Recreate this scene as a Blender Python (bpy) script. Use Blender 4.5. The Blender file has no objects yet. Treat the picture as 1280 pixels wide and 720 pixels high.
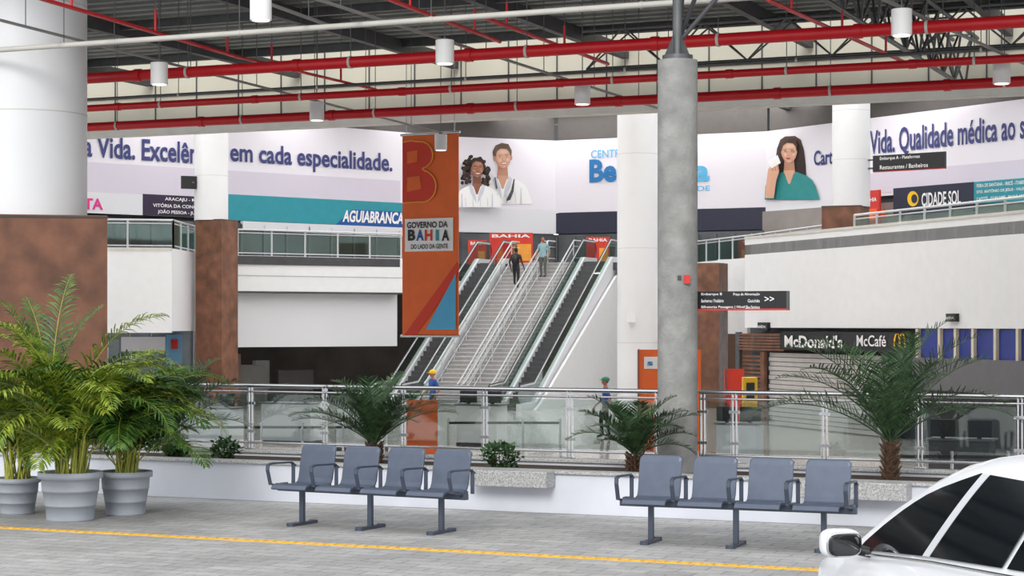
import bpy, math, random
from mathutils import Vector, Matrix
random.seed(7)
F=2400.0; H=2.1; CX=640.0; CY=405.0
TH=math.atan(2400/5540.0); CT=math.cos(TH); ST=math.sin(TH)
def W(px,py,D): return Vector(((px-CX)/F*D, D, H-(py-CY)/F*D))
def Wz(px,py,z): return W(px,py,(z-H)*F/(CY-py))
def UV(u,v,z=0): return Vector((u*CT+v*ST, v*CT-u*ST, z))
def VP(px,v,z=0):
    t=(px-CX)/F; D=v/(CT+t*ST); return Vector((t*D,D,z))
def U(p): return p.x*CT-p.y*ST
def Vv(p): return p.x*ST+p.y*CT
RG=Matrix.Rotation(-TH,3,'Z')

# ---------------------------------------------------------------- materials
def lin(c):
    o=[]
    for x in c:
        x=x/255.0
        o.append(x/12.92 if x<=0.04045 else ((x+0.055)/1.055)**2.4)
    return (o[0],o[1],o[2],1)
MC={}
def M(name,col,rough=0.5,metal=0.0,var=0.06,scale=3.0,bump=0.0,bscale=40,emit=0.0,spec=0.5,coat=0):
    if name in MC: return MC[name]
    m=bpy.data.materials.new(name); m.use_nodes=True
    nt=m.node_tree; b=nt.nodes['Principled BSDF']
    c=lin(col)
    tc=nt.nodes.new('ShaderNodeTexCoord')
    nz=nt.nodes.new('ShaderNodeTexNoise'); nz.inputs['Scale'].default_value=scale; nz.inputs['Detail'].default_value=5
    nt.links.new(tc.outputs['Object'],nz.inputs['Vector'])
    cr=nt.nodes.new('ShaderNodeValToRGB')
    cr.color_ramp.elements[0].position=0.3; cr.color_ramp.elements[1].position=0.7
    cr.color_ramp.elements[0].color=tuple(max(0,x*(1-var)) for x in c[:3])+(1,)
    cr.color_ramp.elements[1].color=tuple(min(1,x*(1+var)) for x in c[:3])+(1,)
    nt.links.new(nz.outputs['Fac'],cr.inputs['Fac'])
    nt.links.new(cr.outputs['Color'],b.inputs['Base Color'])
    b.inputs['Roughness'].default_value=rough; b.inputs['Metallic'].default_value=metal
    b.inputs['Specular IOR Level'].default_value=spec
    b.inputs['Coat Weight'].default_value=coat
    if emit>0:
        b.inputs['Emission Color'].default_value=c; b.inputs['Emission Strength'].default_value=emit
    if bump>0:
        n2=nt.nodes.new('ShaderNodeTexNoise'); n2.inputs['Scale'].default_value=bscale
        nt.links.new(tc.outputs['Object'],n2.inputs['Vector'])
        bp=nt.nodes.new('ShaderNodeBump'); bp.inputs['Strength'].default_value=bump; bp.inputs['Distance'].default_value=0.02
        nt.links.new(n2.outputs['Fac'],bp.inputs['Height']); nt.links.new(bp.outputs['Normal'],b.inputs['Normal'])
    MC[name]=m; return m
def glassM(name,tint,refl=0.12,blend=0.25,k=0.6,gc=(0.9,0.97,0.95,1)):
    m=bpy.data.materials.new(name); m.use_nodes=True; nt=m.node_tree
    for n in list(nt.nodes): nt.nodes.remove(n)
    o=nt.nodes.new('ShaderNodeOutputMaterial'); t=nt.nodes.new('ShaderNodeBsdfTransparent'); g=nt.nodes.new('ShaderNodeBsdfGlossy')
    t.inputs['Color'].default_value=lin(tint); g.inputs['Roughness'].default_value=0.03
    g.inputs['Color'].default_value=gc
    lw=nt.nodes.new('ShaderNodeLayerWeight'); lw.inputs['Blend'].default_value=blend
    ad=nt.nodes.new('ShaderNodeMath'); ad.operation='MULTIPLY_ADD'; ad.inputs[1].default_value=k; ad.inputs[2].default_value=refl
    nt.links.new(lw.outputs['Facing'],ad.inputs[0])
    mx=nt.nodes.new('ShaderNodeMixShader'); nt.links.new(ad.outputs[0],mx.inputs['Fac'])
    nt.links.new(t.outputs[0],mx.inputs[1]); nt.links.new(g.outputs[0],mx.inputs[2]); nt.links.new(mx.outputs[0],o.inputs['Surface'])
    return m
def brickM(name,c1,c2,cm,sx,sy,mortar=0.01,rough=0.6,rot=0.0,var=0.15,spec=0.4,fine=0.0):
    m=bpy.data.materials.new(name); m.use_nodes=True; nt=m.node_tree; b=nt.nodes['Principled BSDF']
    tc=nt.nodes.new('ShaderNodeTexCoord'); mp=nt.nodes.new('ShaderNodeMapping'); mp.inputs['Rotation'].default_value=(0,0,rot)
    nt.links.new(tc.outputs['Object'],mp.inputs['Vector'])
    br=nt.nodes.new('ShaderNodeTexBrick'); br.inputs['Scale'].default_value=1.0
    br.inputs['Brick Width'].default_value=sx; br.inputs['Row Height'].default_value=sy; br.inputs['Mortar Size'].default_value=mortar
    br.inputs['Color1'].default_value=lin(c1); br.inputs['Color2'].default_value=lin(c2); br.inputs['Mortar'].default_value=lin(cm)
    nt.links.new(mp.outputs[0],br.inputs['Vector'])
    def noise(sc,det,amp):
        nz=nt.nodes.new('ShaderNodeTexNoise'); nz.inputs['Scale'].default_value=sc; nz.inputs['Detail'].default_value=det
        nz.inputs['Roughness'].default_value=0.8
        nt.links.new(tc.outputs['Object'],nz.inputs['Vector'])
        mr=nt.nodes.new('ShaderNodeMapRange'); mr.inputs['From Min'].default_value=0.3; mr.inputs['From Max'].default_value=0.7
        mr.inputs['To Min'].default_value=1-amp; mr.inputs['To Max'].default_value=1+amp
        nt.links.new(nz.outputs['Fac'],mr.inputs['Value']); return mr
    col=br.outputs['Color']
    for a in ([(0.9,12,var)]+([(22,4,fine),(0.25,3,fine*0.5)] if fine>0 else [])):
        mr=noise(*a); vm=nt.nodes.new('ShaderNodeVectorMath'); vm.operation='SCALE'
        nt.links.new(col,vm.inputs[0]); nt.links.new(mr.outputs[0],vm.inputs['Scale']); col=vm.outputs[0]
    nt.links.new(col,b.inputs['Base Color']); b.inputs['Roughness'].default_value=rough
    b.inputs['Specular IOR Level'].default_value=spec
    return m
def leafM(name,c1,c2):
    m=bpy.data.materials.new(name); m.use_nodes=True; nt=m.node_tree; b=nt.nodes['Principled BSDF']
    tc=nt.nodes.new('ShaderNodeTexCoord'); nz=nt.nodes.new('ShaderNodeTexNoise'); nz.inputs['Scale'].default_value=9
    nt.links.new(tc.outputs['Object'],nz.inputs['Vector']); cr=nt.nodes.new('ShaderNodeValToRGB')
    cr.color_ramp.elements[0].position=0.35; cr.color_ramp.elements[1].position=0.65
    cr.color_ramp.elements[0].color=lin(c1); cr.color_ramp.elements[1].color=lin(c2)
    nt.links.new(nz.outputs['Fac'],cr.inputs['Fac']); nt.links.new(cr.outputs[0],b.inputs['Base Color'])
    b.inputs['Roughness'].default_value=0.45
    return m

white=M('white_paint',(232,233,235),0.55,var=0.02)
whitecol=M('white_column_paint',(232,233,236),0.4,var=0.02,scale=1)
wallblue=M('planter_wall_paint',(212,215,224),0.6,var=0.08,scale=1.5)
brown=M('rust_brown_cladding',(116,76,56),0.5,var=0.38,scale=2.5,bump=0.1)
concrete=M('raw_concrete',(146,146,144),0.8,var=0.24,scale=4,bump=0.4,bscale=25)
granite=M('granite',(168,168,168),0.5,var=0.5,scale=60)
steel=M('stainless_steel',(200,202,205),0.25,1.0,var=0.03)
steeld=M('galvanised_steel',(100,102,104),0.45,0.6,var=0.12,scale=6)
railw=M('brushed_rail_steel',(200,203,206),0.4,0.3,var=0.03)
red=M('red_pipe_paint',(204,24,34),0.35,var=0.06)
redsign=M('red_poster',(205,48,40),0.5)
offwhite=M('offwhite_conduit',(205,203,196),0.5)
beige=M('beige_fascia',(196,192,176),0.6,var=0.06,scale=0.6)
roofm=M('roof_sheet',(118,122,120),0.6,0.1,var=0.2,scale=1.2)
black=M('black_panel',(26,26,30),0.4,var=0.03)
dark=M('dark_interior',(76,68,64),0.7,var=0.3,scale=0.8)
darkg=M('dark_grey',(68,68,72),0.6,var=0.15)
step_d=M('escalator_step',(88,88,90),0.5,0.2,var=0.15)
rubber=M('black_rubber',(34,34,36),0.5)
adw=M('ad_lilac_white',(232,228,236),0.5,var=0.015,scale=0.3)
adl=M('ad_pale_lilac',(214,207,221),0.5,var=0.02,scale=0.3)
adgrey=M('ad_cool_white',(224,225,230),0.5,var=0.02,scale=0.3)
navyt=M('navy_text',(52,58,118),0.5,var=0)
blue=M('blue_text',(20,112,176),0.5,var=0)
lblue=M('light_blue_text',(90,180,226),0.5,var=0)
navy=M('navy_band',(34,38,60),0.5)
teal=M('teal_band',(38,146,160),0.5,var=0.05)
azul=M('blue_band',(16,84,158),0.5)
pink=M('pink_text',(222,40,140),0.5,var=0)
purple=M('dark_purple_sign',(42,28,58),0.5)
wtxt=M('white_text',(240,240,240),0.5,var=0)
btxt=M('black_text',(25,25,25),0.5,var=0)
orange=M('orange_fabric',(236,108,44),0.6,var=0.05)
orange2=M('orange_red_fabric',(214,58,36),0.6,var=0.04)
gold=M('gold_line',(240,160,60),0.5)
skyblue=M('light_blue_fabric',(84,174,218),0.6)
yellow=M('yellow_tactile',(226,178,66),0.6,var=0.2,scale=20)
yellowp=M('yellow_plastic',(240,190,20),0.4)
skin1=M('skin_brown',(156,102,76),0.5,var=0.04); skin2=M('skin_light',(218,168,140),0.5,var=0.04); skin3=M('skin_dark',(92,60,46),0.5)
sk1d=M('skin_brown_shade',(118,72,54),0.5,var=0.04); sk2d=M('skin_light_shade',(190,136,110),0.5,var=0.04); lips=M('lips',(176,70,70),0.5)
sk1m=M('skin_brown_mid',(138,88,66),0.5,var=0.03); sk2m=M('skin_light_mid',(205,153,126),0.5,var=0.03); sk1h=M('skin_brown_high',(184,130,102),0.5,var=0.03); sk2h=M('skin_light_high',(232,188,164),0.5,var=0.03)
hair=M('hair_dark',(36,24,20),0.6,var=0.2,scale=20); hairb=M('hair_brown',(72,44,34),0.6,var=0.3,scale=14); hairg=M('hair_grey',(104,86,74),0.6,var=0.2,scale=14)
coatsh=M('coat_shade',(204,206,216),0.5)
seatm=M('bench_metal',(88,97,114),0.42,0.3,var=0.06,scale=10)
seatf=M('bench_frame',(76,84,100),0.4,0.4)
potm=M('pot_grey',(168,174,184),0.6,var=0.05)
soil=M('soil',(60,46,36),0.9,var=0.3,scale=20,bump=0.5)
trunkm=M('palm_trunk',(82,60,44),0.9,var=0.4,scale=25,bump=0.8)
arec=leafM('areca_leaf',(64,96,20),(152,168,50)); arec2=leafM('areca_leaf_dark',(38,72,24),(84,120,40))
stemy=M('areca_stem',(160,164,64),0.5,var=0.2,scale=8)
phx=leafM('date_palm_leaf',(34,56,40),(74,102,64)); bush=leafM('bush_leaf',(24,52,26),(54,92,44))
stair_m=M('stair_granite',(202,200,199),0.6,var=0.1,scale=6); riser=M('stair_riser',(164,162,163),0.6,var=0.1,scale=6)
carp=M('car_paint_white',(236,238,242),0.3,var=0.0,coat=0.6); carglass=M('car_glass',(16,20,24),0.06,var=0.1,spec=0.8)
chrome=M('chrome',(210,212,215),0.1,1.0,var=0); tyre=M('tyre_rubber',(24,24,25),0.8); alloy=M('alloy_wheel',(150,152,156),0.3,0.9)
tail=M('tail_lamp_red',(160,14,20),0.2)
lampw=M('lamp_white',(240,240,240),0.4,var=0)
lampe=M('lamp_diffuser',(250,248,240),0.5,emit=1.5,var=0)
ceil_e=M('skylight_panel',(253,251,248),0.5,emit=5.0,var=0)
under_e=M('mezzanine_fill_panel',(253,250,244),0.5,emit=5,var=0)  # glow for the added fill panels under the mezzanine
glass=glassM('railing_glass',(232,238,237),0.08)
glassg=glassM('green_balustrade_glass',(205,226,219),0.08,0.15,0.3)
glasse=glassM('escalator_glass',(220,230,226),0.08,0.15,0.3,(0.95,0.97,0.97,1))
pave=brickM('paving_blocks',(174,173,172),(158,157,157),(128,127,126),0.4,0.2,0.008,0.65,rot=TH,var=0.26,fine=0.16)
hallfl=brickM('polished_floor',(200,197,192),(190,187,183),(160,158,154),1.0,1.0,0.01,0.12,rot=TH,var=0.08,spec=0.6)

# ---------------------------------------------------------------- mesh builder
class MB:
    def __init__(s): s.v=[];s.f=[];s.m=[];s.sm=[];s.mats=[]
    def mi(s,mat):
        if mat not in s.mats: s.mats.append(mat)
        return s.mats.index(mat)
    def add(self,vs,fs,mat,smooth=False):
        b=len(self.v); self.v+= [Vector(x) for x in vs]; k=self.mi(mat)
        for f in fs: self.f.append([i+b for i in f]); self.m.append(k); self.sm.append(smooth)
    def box(s,c,sz,mat,R=None):
        c=Vector(c); h=[x/2 for x in sz]; R=R or Matrix.Identity(3)
        vs=[c+R@Vector((x*h[0],y*h[1],z*h[2])) for z in(-1,1) for y in(-1,1) for x in(-1,1)]
        s.add(vs,[(0,2,3,1),(4,5,7,6),(0,1,5,4),(2,6,7,3),(0,4,6,2),(1,3,7,5)],mat)
    def gbox(s,u0,u1,v0,v1,z0,z1,mat):
        vs=[UV(u,v,z) for z in(z0,z1) for v in(v0,v1) for u in(u0,u1)]
        s.add(vs,[(0,2,3,1),(4,5,7,6),(0,1,5,4),(2,6,7,3),(0,4,6,2),(1,3,7,5)],mat)
    def cyl(s,p0,p1,r0,mat,r1=None,n=14,caps=True,smooth=True):
        p0=Vector(p0);p1=Vector(p1); r1=r0 if r1 is None else r1
        d=(p1-p0); 
        if d.length<1e-6: return
        d.normalize(); a=Vector((0,0,1)) if abs(d.z)<0.95 else Vector((1,0,0)); x=d.cross(a).normalized(); y=d.cross(x)
        vs=[];
        for p,r in((p0,r0),(p1,r1)):
            for i in range(n):
                t=2*math.pi*i/n; vs.append(p+(x*math.cos(t)+y*math.sin(t))*r)
        s.add(vs,[(i,(i+1)%n,n+(i+1)%n,n+i) for i in range(n)],mat,smooth)
        if caps: 
            s.add(vs[:n],[tuple(range(n))[::-1]],mat); s.add(vs[n:],[tuple(range(n))],mat)
    def tube(s,pts,r,mat,n=8):
        pts=[Vector(p) for p in pts]
        for a,b in zip(pts,pts[1:]): s.cyl(a,b,r,mat,n=n)
        for p in pts[1:-1]: s.ell(p,(r,r,r),mat,n=n,k=4)
    def lathe(s,c,prof,mat,n=28,smooth=True):
        c=Vector(c); vs=[]
        for r,z in prof:
            for i in range(n):
                t=2*math.pi*i/n; vs.append(c+Vector((r*math.cos(t),r*math.sin(t),z)))
        fs=[]
        for j in range(len(prof)-1):
            for i in range(n): fs.append((j*n+i,j*n+(i+1)%n,(j+1)*n+(i+1)%n,(j+1)*n+i))
        s.add(vs,fs,mat,smooth)
    def ell(s,c,r,mat,n=12,k=8,R=None,pw=1.0):
        c=Vector(c); R=R or Matrix.Identity(3); vs=[]
        g=lambda x: math.copysign(abs(x)**pw,x)
        for j in range(k+1):
            p=math.pi*j/k
            for i in range(n):
                t=2*math.pi*i/n
                vs.append(c+R@Vector((r[0]*g(math.sin(p))*g(math.cos(t)),r[1]*g(math.sin(p))*g(math.sin(t)),r[2]*g(math.cos(p)))))
        fs=[(j*n+i,(j+1)*n+i,(j+1)*n+(i+1)%n,j*n+(i+1)%n) for j in range(k) for i in range(n)]
        s.add(vs,fs,mat,True)
    def prism(s,poly,z0,z1,mat):
        n=len(poly)
        vs=[Vector((p[0],p[1],z0)) for p in poly]+[Vector((p[0],p[1],z1)) for p in poly]
        s.add(vs,[tuple(range(n))[::-1],tuple(range(n,2*n))]+[(i,(i+1)%n,n+(i+1)%n,n+i) for i in range(n)],mat)
    def extr(s,pts,d,mat):
        n=len(pts); d=Vector(d); vs=[Vector(p) for p in pts]; vs=vs+[p+d for p in vs]
        s.add(vs,[tuple(range(n))[::-1],tuple(range(n,2*n))]+[(i,(i+1)%n,n+(i+1)%n,n+i) for i in range(n)],mat)
    def build(s,name,bevel=0,parent=None):
        xs=[v.x for v in s.v]; ys=[v.y for v in s.v]; zs=[v.z for v in s.v]
        o=Vector(((min(xs)+max(xs))/2,(min(ys)+max(ys))/2,min(zs)))
        me=bpy.data.meshes.new(name); me.from_pydata([v-o for v in s.v],[],s.f)
        for m in s.mats: me.materials.append(m)
        me.polygons.foreach_set('material_index',s.m); me.polygons.foreach_set('use_smooth',s.sm); me.update()
        ob=bpy.data.objects.new(name,me); ob.location=o; bpy.context.scene.collection.objects.link(ob)
        if bevel>0:
            b=ob.modifiers.new('bevel','BEVEL'); b.width=bevel; b.segments=2; b.limit_method='ANGLE'; b.angle_limit=math.radians(50)
        return ob
def textmesh(txt,bold=0.0):
    cu=bpy.data.curves.new('t','FONT'); cu.body=txt; cu.offset=bold; cu.resolution_u=3
    ob=bpy.data.objects.new('t',cu); bpy.context.scene.collection.objects.link(ob)
    dg=bpy.context.evaluated_depsgraph_get(); dg.update()
    me=bpy.data.meshes.new_from_object(ob.evaluated_get(dg))
    vs=[v.co.copy() for v in me.vertices]; fs=[tuple(p.vertices) for p in me.polygons]
    bpy.data.objects.remove(ob); bpy.data.meshes.remove(me); bpy.data.curves.remove(cu)
    return vs,fs
class Plane:
    def __init__(s,a,b):
        s.a=Vector((a[0],a[1],0)); s.b=Vector((b[0],b[1],0)); s.d=(s.b-s.a).normalized(); s.n=Vector((s.d.y,-s.d.x,0))
        if s.n.y>0: s.n=-s.n
    def xy(s,px):
        t=(px-CX)/F
        k=(t*s.a.y-s.a.x)/(s.d.x-t*s.d.y); return s.a+s.d*k
    def z(s,px,py): return H-(py-CY)/F*s.xy(px).y
    def pt(s,px,py,e=0.0):
        p=s.xy(px)+s.n*e; p.z=s.z(px,py); return p
    def rect(s,mb,x0,x1,y0,y1,mat,e=0.02,th=None,mid=None):
        mid=mid if mid is not None else (x0+x1)/2
        z0=s.z(mid,y1); z1=s.z(mid,y0); s.rz(mb,x0,x1,z0,z1,mat,e,th)
    def rz(s,mb,x0,x1,z0,z1,mat,e=0.02,th=None):
        A=s.xy(x0)+s.n*e; B=s.xy(x1)+s.n*e
        P=[Vector((A.x,A.y,z0)),Vector((B.x,B.y,z0)),Vector((B.x,B.y,z1)),Vector((A.x,A.y,z1))]
        mb.extr(P,-s.n*(th if th else max(e*0.6,0.005)),mat)
    def poly(s,mb,pts,mat,e=0.03):
        P=[s.pt(x,y,e) for x,y in pts]; mb.add(P,[tuple(range(len(P)))],mat)
    def text(s,mb,txt,x0,x1,y0,y1,mat,e=0.04,bold=0.0,skew=0.0):
        vs,fs=textmesh(txt,bold)
        ax=min(v.x for v in vs);bx=max(v.x for v in vs);ay=min(v.y for v in vs);by=max(v.y for v in vs)
        mid=(x0+x1)/2; z0=s.z(mid,y1); z1=s.z(mid,y0); A=s.xy(x0)+s.n*e; B=s.xy(x1)+s.n*e
        P=[]
        for v in vs:
            k=(v.x-ax)/(bx-ax)+skew*(v.y-ay)/(by-ay); p=A.lerp(B,k); p.z=z0+(z1-z0)*(v.y-ay)/(by-ay); P.append(p)
        mb.add(P,fs,mat)
def ell2(cx,cy,rx,ry,n=20,a0=0,a1=2*math.pi): return [(cx+rx*math.cos(a0+(a1-a0)*i/n),cy+ry*math.sin(a0+(a1-a0)*i/n)) for i in range(n)]
def PD(p0,d0,p1,d1):
    a=W(p0,CY,d0); b=W(p1,CY,d1); return Plane((a.x,a.y),(b.x,b.y))

# ---------------------------------------------------------------- camera
cam=bpy.data.cameras.new('camera'); cam.sensor_width=36; cam.lens=36*F/1280; cam.shift_y=(CY-360)/1280; cam.clip_end=500
co=bpy.data.objects.new('camera',cam); co.location=(0,0,H); co.rotation_euler=(math.pi/2,0,0)
bpy.context.scene.collection.objects.link(co); bpy.context.scene.camera=co
sc=bpy.context.scene; sc.view_settings.view_transform='Standard'; sc.view_settings.look='None'; sc.view_settings.exposure=0

# ---------------------------------------------------------------- ground / planter
HF=-1.2
mb=MB(); mb.gbox(-60,60,-30,19.75,-0.3,0,pave); mb.build('ground_paving')
mb=MB(); mb.gbox(-70,40,22.05,130,HF-0.2,HF,hallfl); mb.build('floor')
mb=MB(); mb.gbox(-60,60,16.0,16.12,0,0.006,yellow)
for k in range(0,260): 
    u=-16+k*0.11
    mb.gbox(u,u+0.07,16.02,16.10,0.006,0.012,yellow)
mb.build('tactile_paving_strip')
mb=MB()
mb.gbox(-30,20,19.7,19.85,0,0.44,wallblue); mb.gbox(-30,20,21.9,22.1,HF,0.40,wallblue)
mb.gbox(-30,20,19.85,21.9,-0.3,0.36,soil)
mb.gbox(-30,20,19.66,19.9,0.44,0.475,granite); mb.gbox(-30,20,21.86,22.14,0.40,0.44,granite)
for x0,x1 in((588,686),(1000,1135)):
    a=U(VP(x0,19.5)); b=U(VP(x1,19.5)); mb.gbox(a,b,19.42,19.70,0.30,0.478,granite)
mb.build('planter_wall',0.008)

def seg_glass(mb,a,b,z0,z1,mat,th=0.012):
    a=Vector((a.x,a.y,0));b=Vector((b.x,b.y,0)); d=(b-a).normalized(); n=Vector((-d.y,d.x,0))*th
    a=a+d*0.05;b=b-d*0.05
    mb.extr([Vector((a.x,a.y,z0)),Vector((b.x,b.y,z0)),Vector((b.x,b.y,z1)),Vector((a.x,a.y,z1))],n,mat)
def frontrail(px0,posts,px1):
    mb=MB(); v=22.0
    a=VP(px0,v); b=VP(px1,v)
    for z,r in((1.285,0.028),(1.205,0.014),(0.53,0.016)):
        mb.cyl(Vector((a.x,a.y,z)),Vector((b.x,b.y,z)),r,steel,n=12)
    pp=[VP(p,v) for p in posts]
    for p in pp:
        for du in(-0.022,0.022):
            c=p+UV(du,0,0)
            mb.box((c.x,c.y,0.44+0.42),(0.012,0.05,0.84),steel,RG)
        mb.box((p.x,p.y,0.45),(0.12,0.1,0.02),steel,RG)
        for z in (0.68,1.05): mb.box((p.x,p.y,z),(0.13,0.03,0.035),steel,RG)
    for q,r in zip(pp,pp[1:]): seg_glass(mb,q,r,0.56,1.17,glass)
    mb.build('glass_railing')
frontrail(60,[62,140,223,313,406,504,606,712,822],826)
frontrail(874,[878,918,1031,1150,1275,1400],1402)

# ---------------------------------------------------------------- benches
def bench(cx,cy,ang,legs,z0=0.0):
    mb=MB(); R=Matrix.Rotation(ang,3,'Z'); O=Vector((cx,cy,z0))
    def T(x,y,z): return O+R@Vector((x,y,z))
    def bx(x,y,z,sx,sy,sz,m): mb.box(T(x,y,z),(sx,sy,sz),m,R)
    bx(0,0,0.375,2.3,0.06,0.06,seatf)
    for lx in legs:
        bx(lx,0,0.19,0.05,0.05,0.35,seatf); bx(lx,0,0.015,0.08,0.46,0.03,seatf)
        for e in(-0.2,0.2): mb.cyl(T(lx,e,0),T(lx,e,0.035),0.045,seatf)
    prof=[(-0.30,0.395),(-0.27,0.43),(-0.20,0.445),(0.0,0.425),(0.12,0.42),(0.17,0.435),(0.195,0.48),(0.225,0.62),(0.255,0.76),(0.27,0.81),(0.285,0.825)]
    for i in range(4):
        x=-0.825+0.55*i; w=0.215
        vs=[];n=len(prof)
        outer=[]
        for k,(y,z) in enumerate(prof):
            y2,z2=prof[min(k+1,n-1)]; y1,z1=prof[max(k-1,0)]
            tx,tz=y2-y1,z2-z1; l=math.hypot(tx,tz); outer.append((y+tz/l*0.025,z-tx/l*0.025))
        loop=prof+outer[::-1]
        cols=[-w,-w+0.03,0,w-0.03,w]
        for ci,cxx in enumerate(cols):
            for k,(y,z) in enumerate(loop):
                zz=z
                if ci in(0,4):
                    if z>0.78: zz=z-0.025
                vs.append(T(x+cxx,y,zz))
        L=len(loop); fs=[]
        for ci in range(4):
            for k in range(L): fs.append((ci*L+k,ci*L+(k+1)%L,(ci+1)*L+(k+1)%L,(ci+1)*L+k))
        fs.append(tuple(range(L))[::-1]); fs.append(tuple(range(4*L,5*L)))
        mb.add(vs,fs,seatm)
        bx(x,0,0.41,0.12,0.2,0.03,seatf)
    for i in range(5):
        x=-1.1+0.55*i
        pts=[(0.215,0.60),(0.15,0.635),(-0.2,0.645),(-0.265,0.63),(-0.27,0.58),(-0.22,0.43),(-0.05,0.40)]
        for a,b in zip(pts,pts[1:]):
            A=T(x,a[0],a[1]);B=T(x,b[0],b[1]); c=(A+B)/2; l=(B-A).length+0.02
            an=math.atan2(b[1]-a[1],b[0]-a[0]); 
            if b[0]<a[0]: an=an+math.pi
            mb.box(c,(0.04,l,0.018),seatf,R@Matrix.Rotation(an,3,'X'))
        bx(x,0.02,0.40,0.045,0.1,0.06,seatf); bx(x,0.19,0.50,0.04,0.02,0.22,seatf)
    mb.build('waiting_bench',0.005)
c=W(463,661,5040/256.0); bench(c.x,c.y,-math.radians(29),(-0.85,0,0.85))
c=W(920,683,5040/278.0); bench(c.x,c.y,-math.radians(22),(-0.84,0,0.84))

# ---------------------------------------------------------------- plants
def frond(mb,base,az,el,L,droop,ll,nl,mat,stem,start=0.15,w=0.02,curl=0.35,vee=0.35,sr=0.009):
    p=Vector(base); pts=[];n=16; e=el
    for i in range(n+1):
        pts.append(p.copy()); d=Vector((math.cos(az)*math.cos(e),math.sin(az)*math.cos(e),math.sin(e)))
        p=p+d*(L/n); e-=droop/n*(0.4+1.4*i/n)
    for i in range(n):
        mb.cyl(pts[i],pts[i+1],sr*(1-0.8*i/n),stem,r1=sr*(1-0.8*(i+1)/n),n=5,caps=False)
    for j in range(nl):
        t=start+(1-start)*j/(nl-1); k=min(int(t*n),n-1); fr=t*n-k
        q=pts[k].lerp(pts[k+1],min(fr,1)); tan=(pts[k+1]-pts[k]).normalized()
        side=tan.cross(Vector((0,0,1)))
        if side.length<0.05: side=Vector((math.sin(az),-math.cos(az),0))
        side.normalize(); up=side.cross(tan)
        s=math.sin(math.pi*min(1,(t-start)/(1-start)*0.8+0.2))**0.6
        for sg in(-1,1):
            l=ll*s*random.uniform(0.8,1.1)
            d=(side*sg*random.uniform(0.7,0.95)+tan*random.uniform(0.5,0.9)+up*vee*random.uniform(0.4,1.4)).normalized()
            m1=q+d*l*0.45; d2=(d-Vector((0,0,curl*random.uniform(0.5,1.5)))).normalized(); m2=m1+d2*l*0.35; d3=(d2-Vector((0,0,curl*0.8))).normalized(); tip=m2+d3*l*0.28
            wv=d.cross(up).normalized()*w
            mb.add([q-wv*0.35,q+wv*0.35,m1+wv,m1-wv,m2+wv*0.7,m2-wv*0.7,tip],[(0,1,2,3),(3,2,4,5),(5,4,6)],mat)
def pot(mb,c,r,h):
    k=r/0.33
    mb.lathe(c,[(0,0),(0.24*k,0),(0.245*k,0.02),(0.255*k,h*0.3),(0.262*k,h*0.3),(0.262*k,h*0.33),(0.285*k,h*0.6),(0.292*k,h*0.6),(0.292*k,h*0.64),(0.30*k,h*0.86),(0.335*k,h*0.87),(0.335*k,h),(0.30*k,h),(0.29*k,h*0.9),(0,h*0.9)],potm,n=36)
    mb.ell(Vector(c)+Vector((0,0,h*0.9)),(0.28*k,0.28*k,0.03),soil)
def areca(px,yb,r,h,nf,hmin,hmax,seed=1,m=arec,elr=(0.75,1.45),fr=0.6):
    random.seed(seed); mb=MB(); c=W(px,yb,5040/(yb-405.0)); c.z=0; pot(mb,c,r,h)
    for i in range(nf):
        az=random.uniform(0,2*math.pi); b=c+Vector((random.uniform(-1,1)*r*0.45,random.uniform(-1,1)*r*0.45,h*0.88))
        hh=random.uniform(0.1,0.6); top=b+Vector((math.cos(az)*0.18*hh,math.sin(az)*0.18*hh,hh))
        mb.cyl(b,top,0.014,stemy,r1=0.010,n=6,caps=False)
        el=random.uniform(*elr); L=random.uniform(hmin,hmax)
        frond(mb,top,az,el,L,random.uniform(1.2,2.2),random.uniform(0.3,0.44),44,m if random.random()<fr else arec2,stemy,start=0.15,w=0.0105,curl=0.45,vee=0.3,sr=0.008)
    return mb
mb=areca(88,650,0.34,0.52,54,1.05,1.85,seed=3,fr=0.72); 
c=W(62,650,20.6); c.z=1.0
for az,L in((2.2,1.6),(1.5,1.9),(2.9,1.6),(0.6,1.5),(3.3,1.3)): frond(mb,c,az,1.47,L,0.9,0.26,36,arec2,stemy,w=0.010)
mb.build('potted_areca_palm')
areca(22,642,0.25,0.40,30,0.7,1.25,seed=5).build('potted_areca_palm')
areca(157,643,0.29,0.48,40,0.75,1.35,seed=9,m=arec2,elr=(0.5,1.4)).build('potted_areca_palm')
def datepalm(px,v,zt,L,nf,seed,ll=0.28,z0=0.355):
    random.seed(seed); mb=MB(); p=VP(px,v,z0)
    n=8
    for i in range(n):
        a=p+Vector((0,0,(zt-z0)*i/n)); b=p+Vector((0,0,(zt-z0)*(i+1)/n)); mb.cyl(a,b,0.055,trunkm,r1=0.08,n=10)
        for k in range(6):
            t=k*math.pi/3+i*0.5; q=b+Vector((math.cos(t)*0.07,math.sin(t)*0.07,-0.01)); mb.cyl(q,q+Vector((math.cos(t)*0.05,math.sin(t)*0.05,0.06)),0.02,trunkm,r1=0.006,n=5)
    top=p+Vector((0,0,zt-z0))
    for i in range(nf):
        az=i*2.39996+random.uniform(-.2,.2); f=i/nf; el=1.42-0.85*f+random.uniform(-.1,.1)
        frond(mb,top,az,el,L*random.uniform(0.85,1.1),random.uniform(0.9,1.5),ll,38,phx,phx,start=0.12,w=0.008,curl=0.12,vee=0.4,sr=0.011)
    mb.build('date_palm')
datepalm(468,20.9,0.62,1.12,26,2,ll=0.22)
datepalm(794,20.6,0.60,0.92,22,4,ll=0.19)
datepalm(1113,20.4,0.84,1.62,26,6,ll=0.27)
datepalm(214,21.0,0.66,1.25,22,8,ll=0.26)
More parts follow.
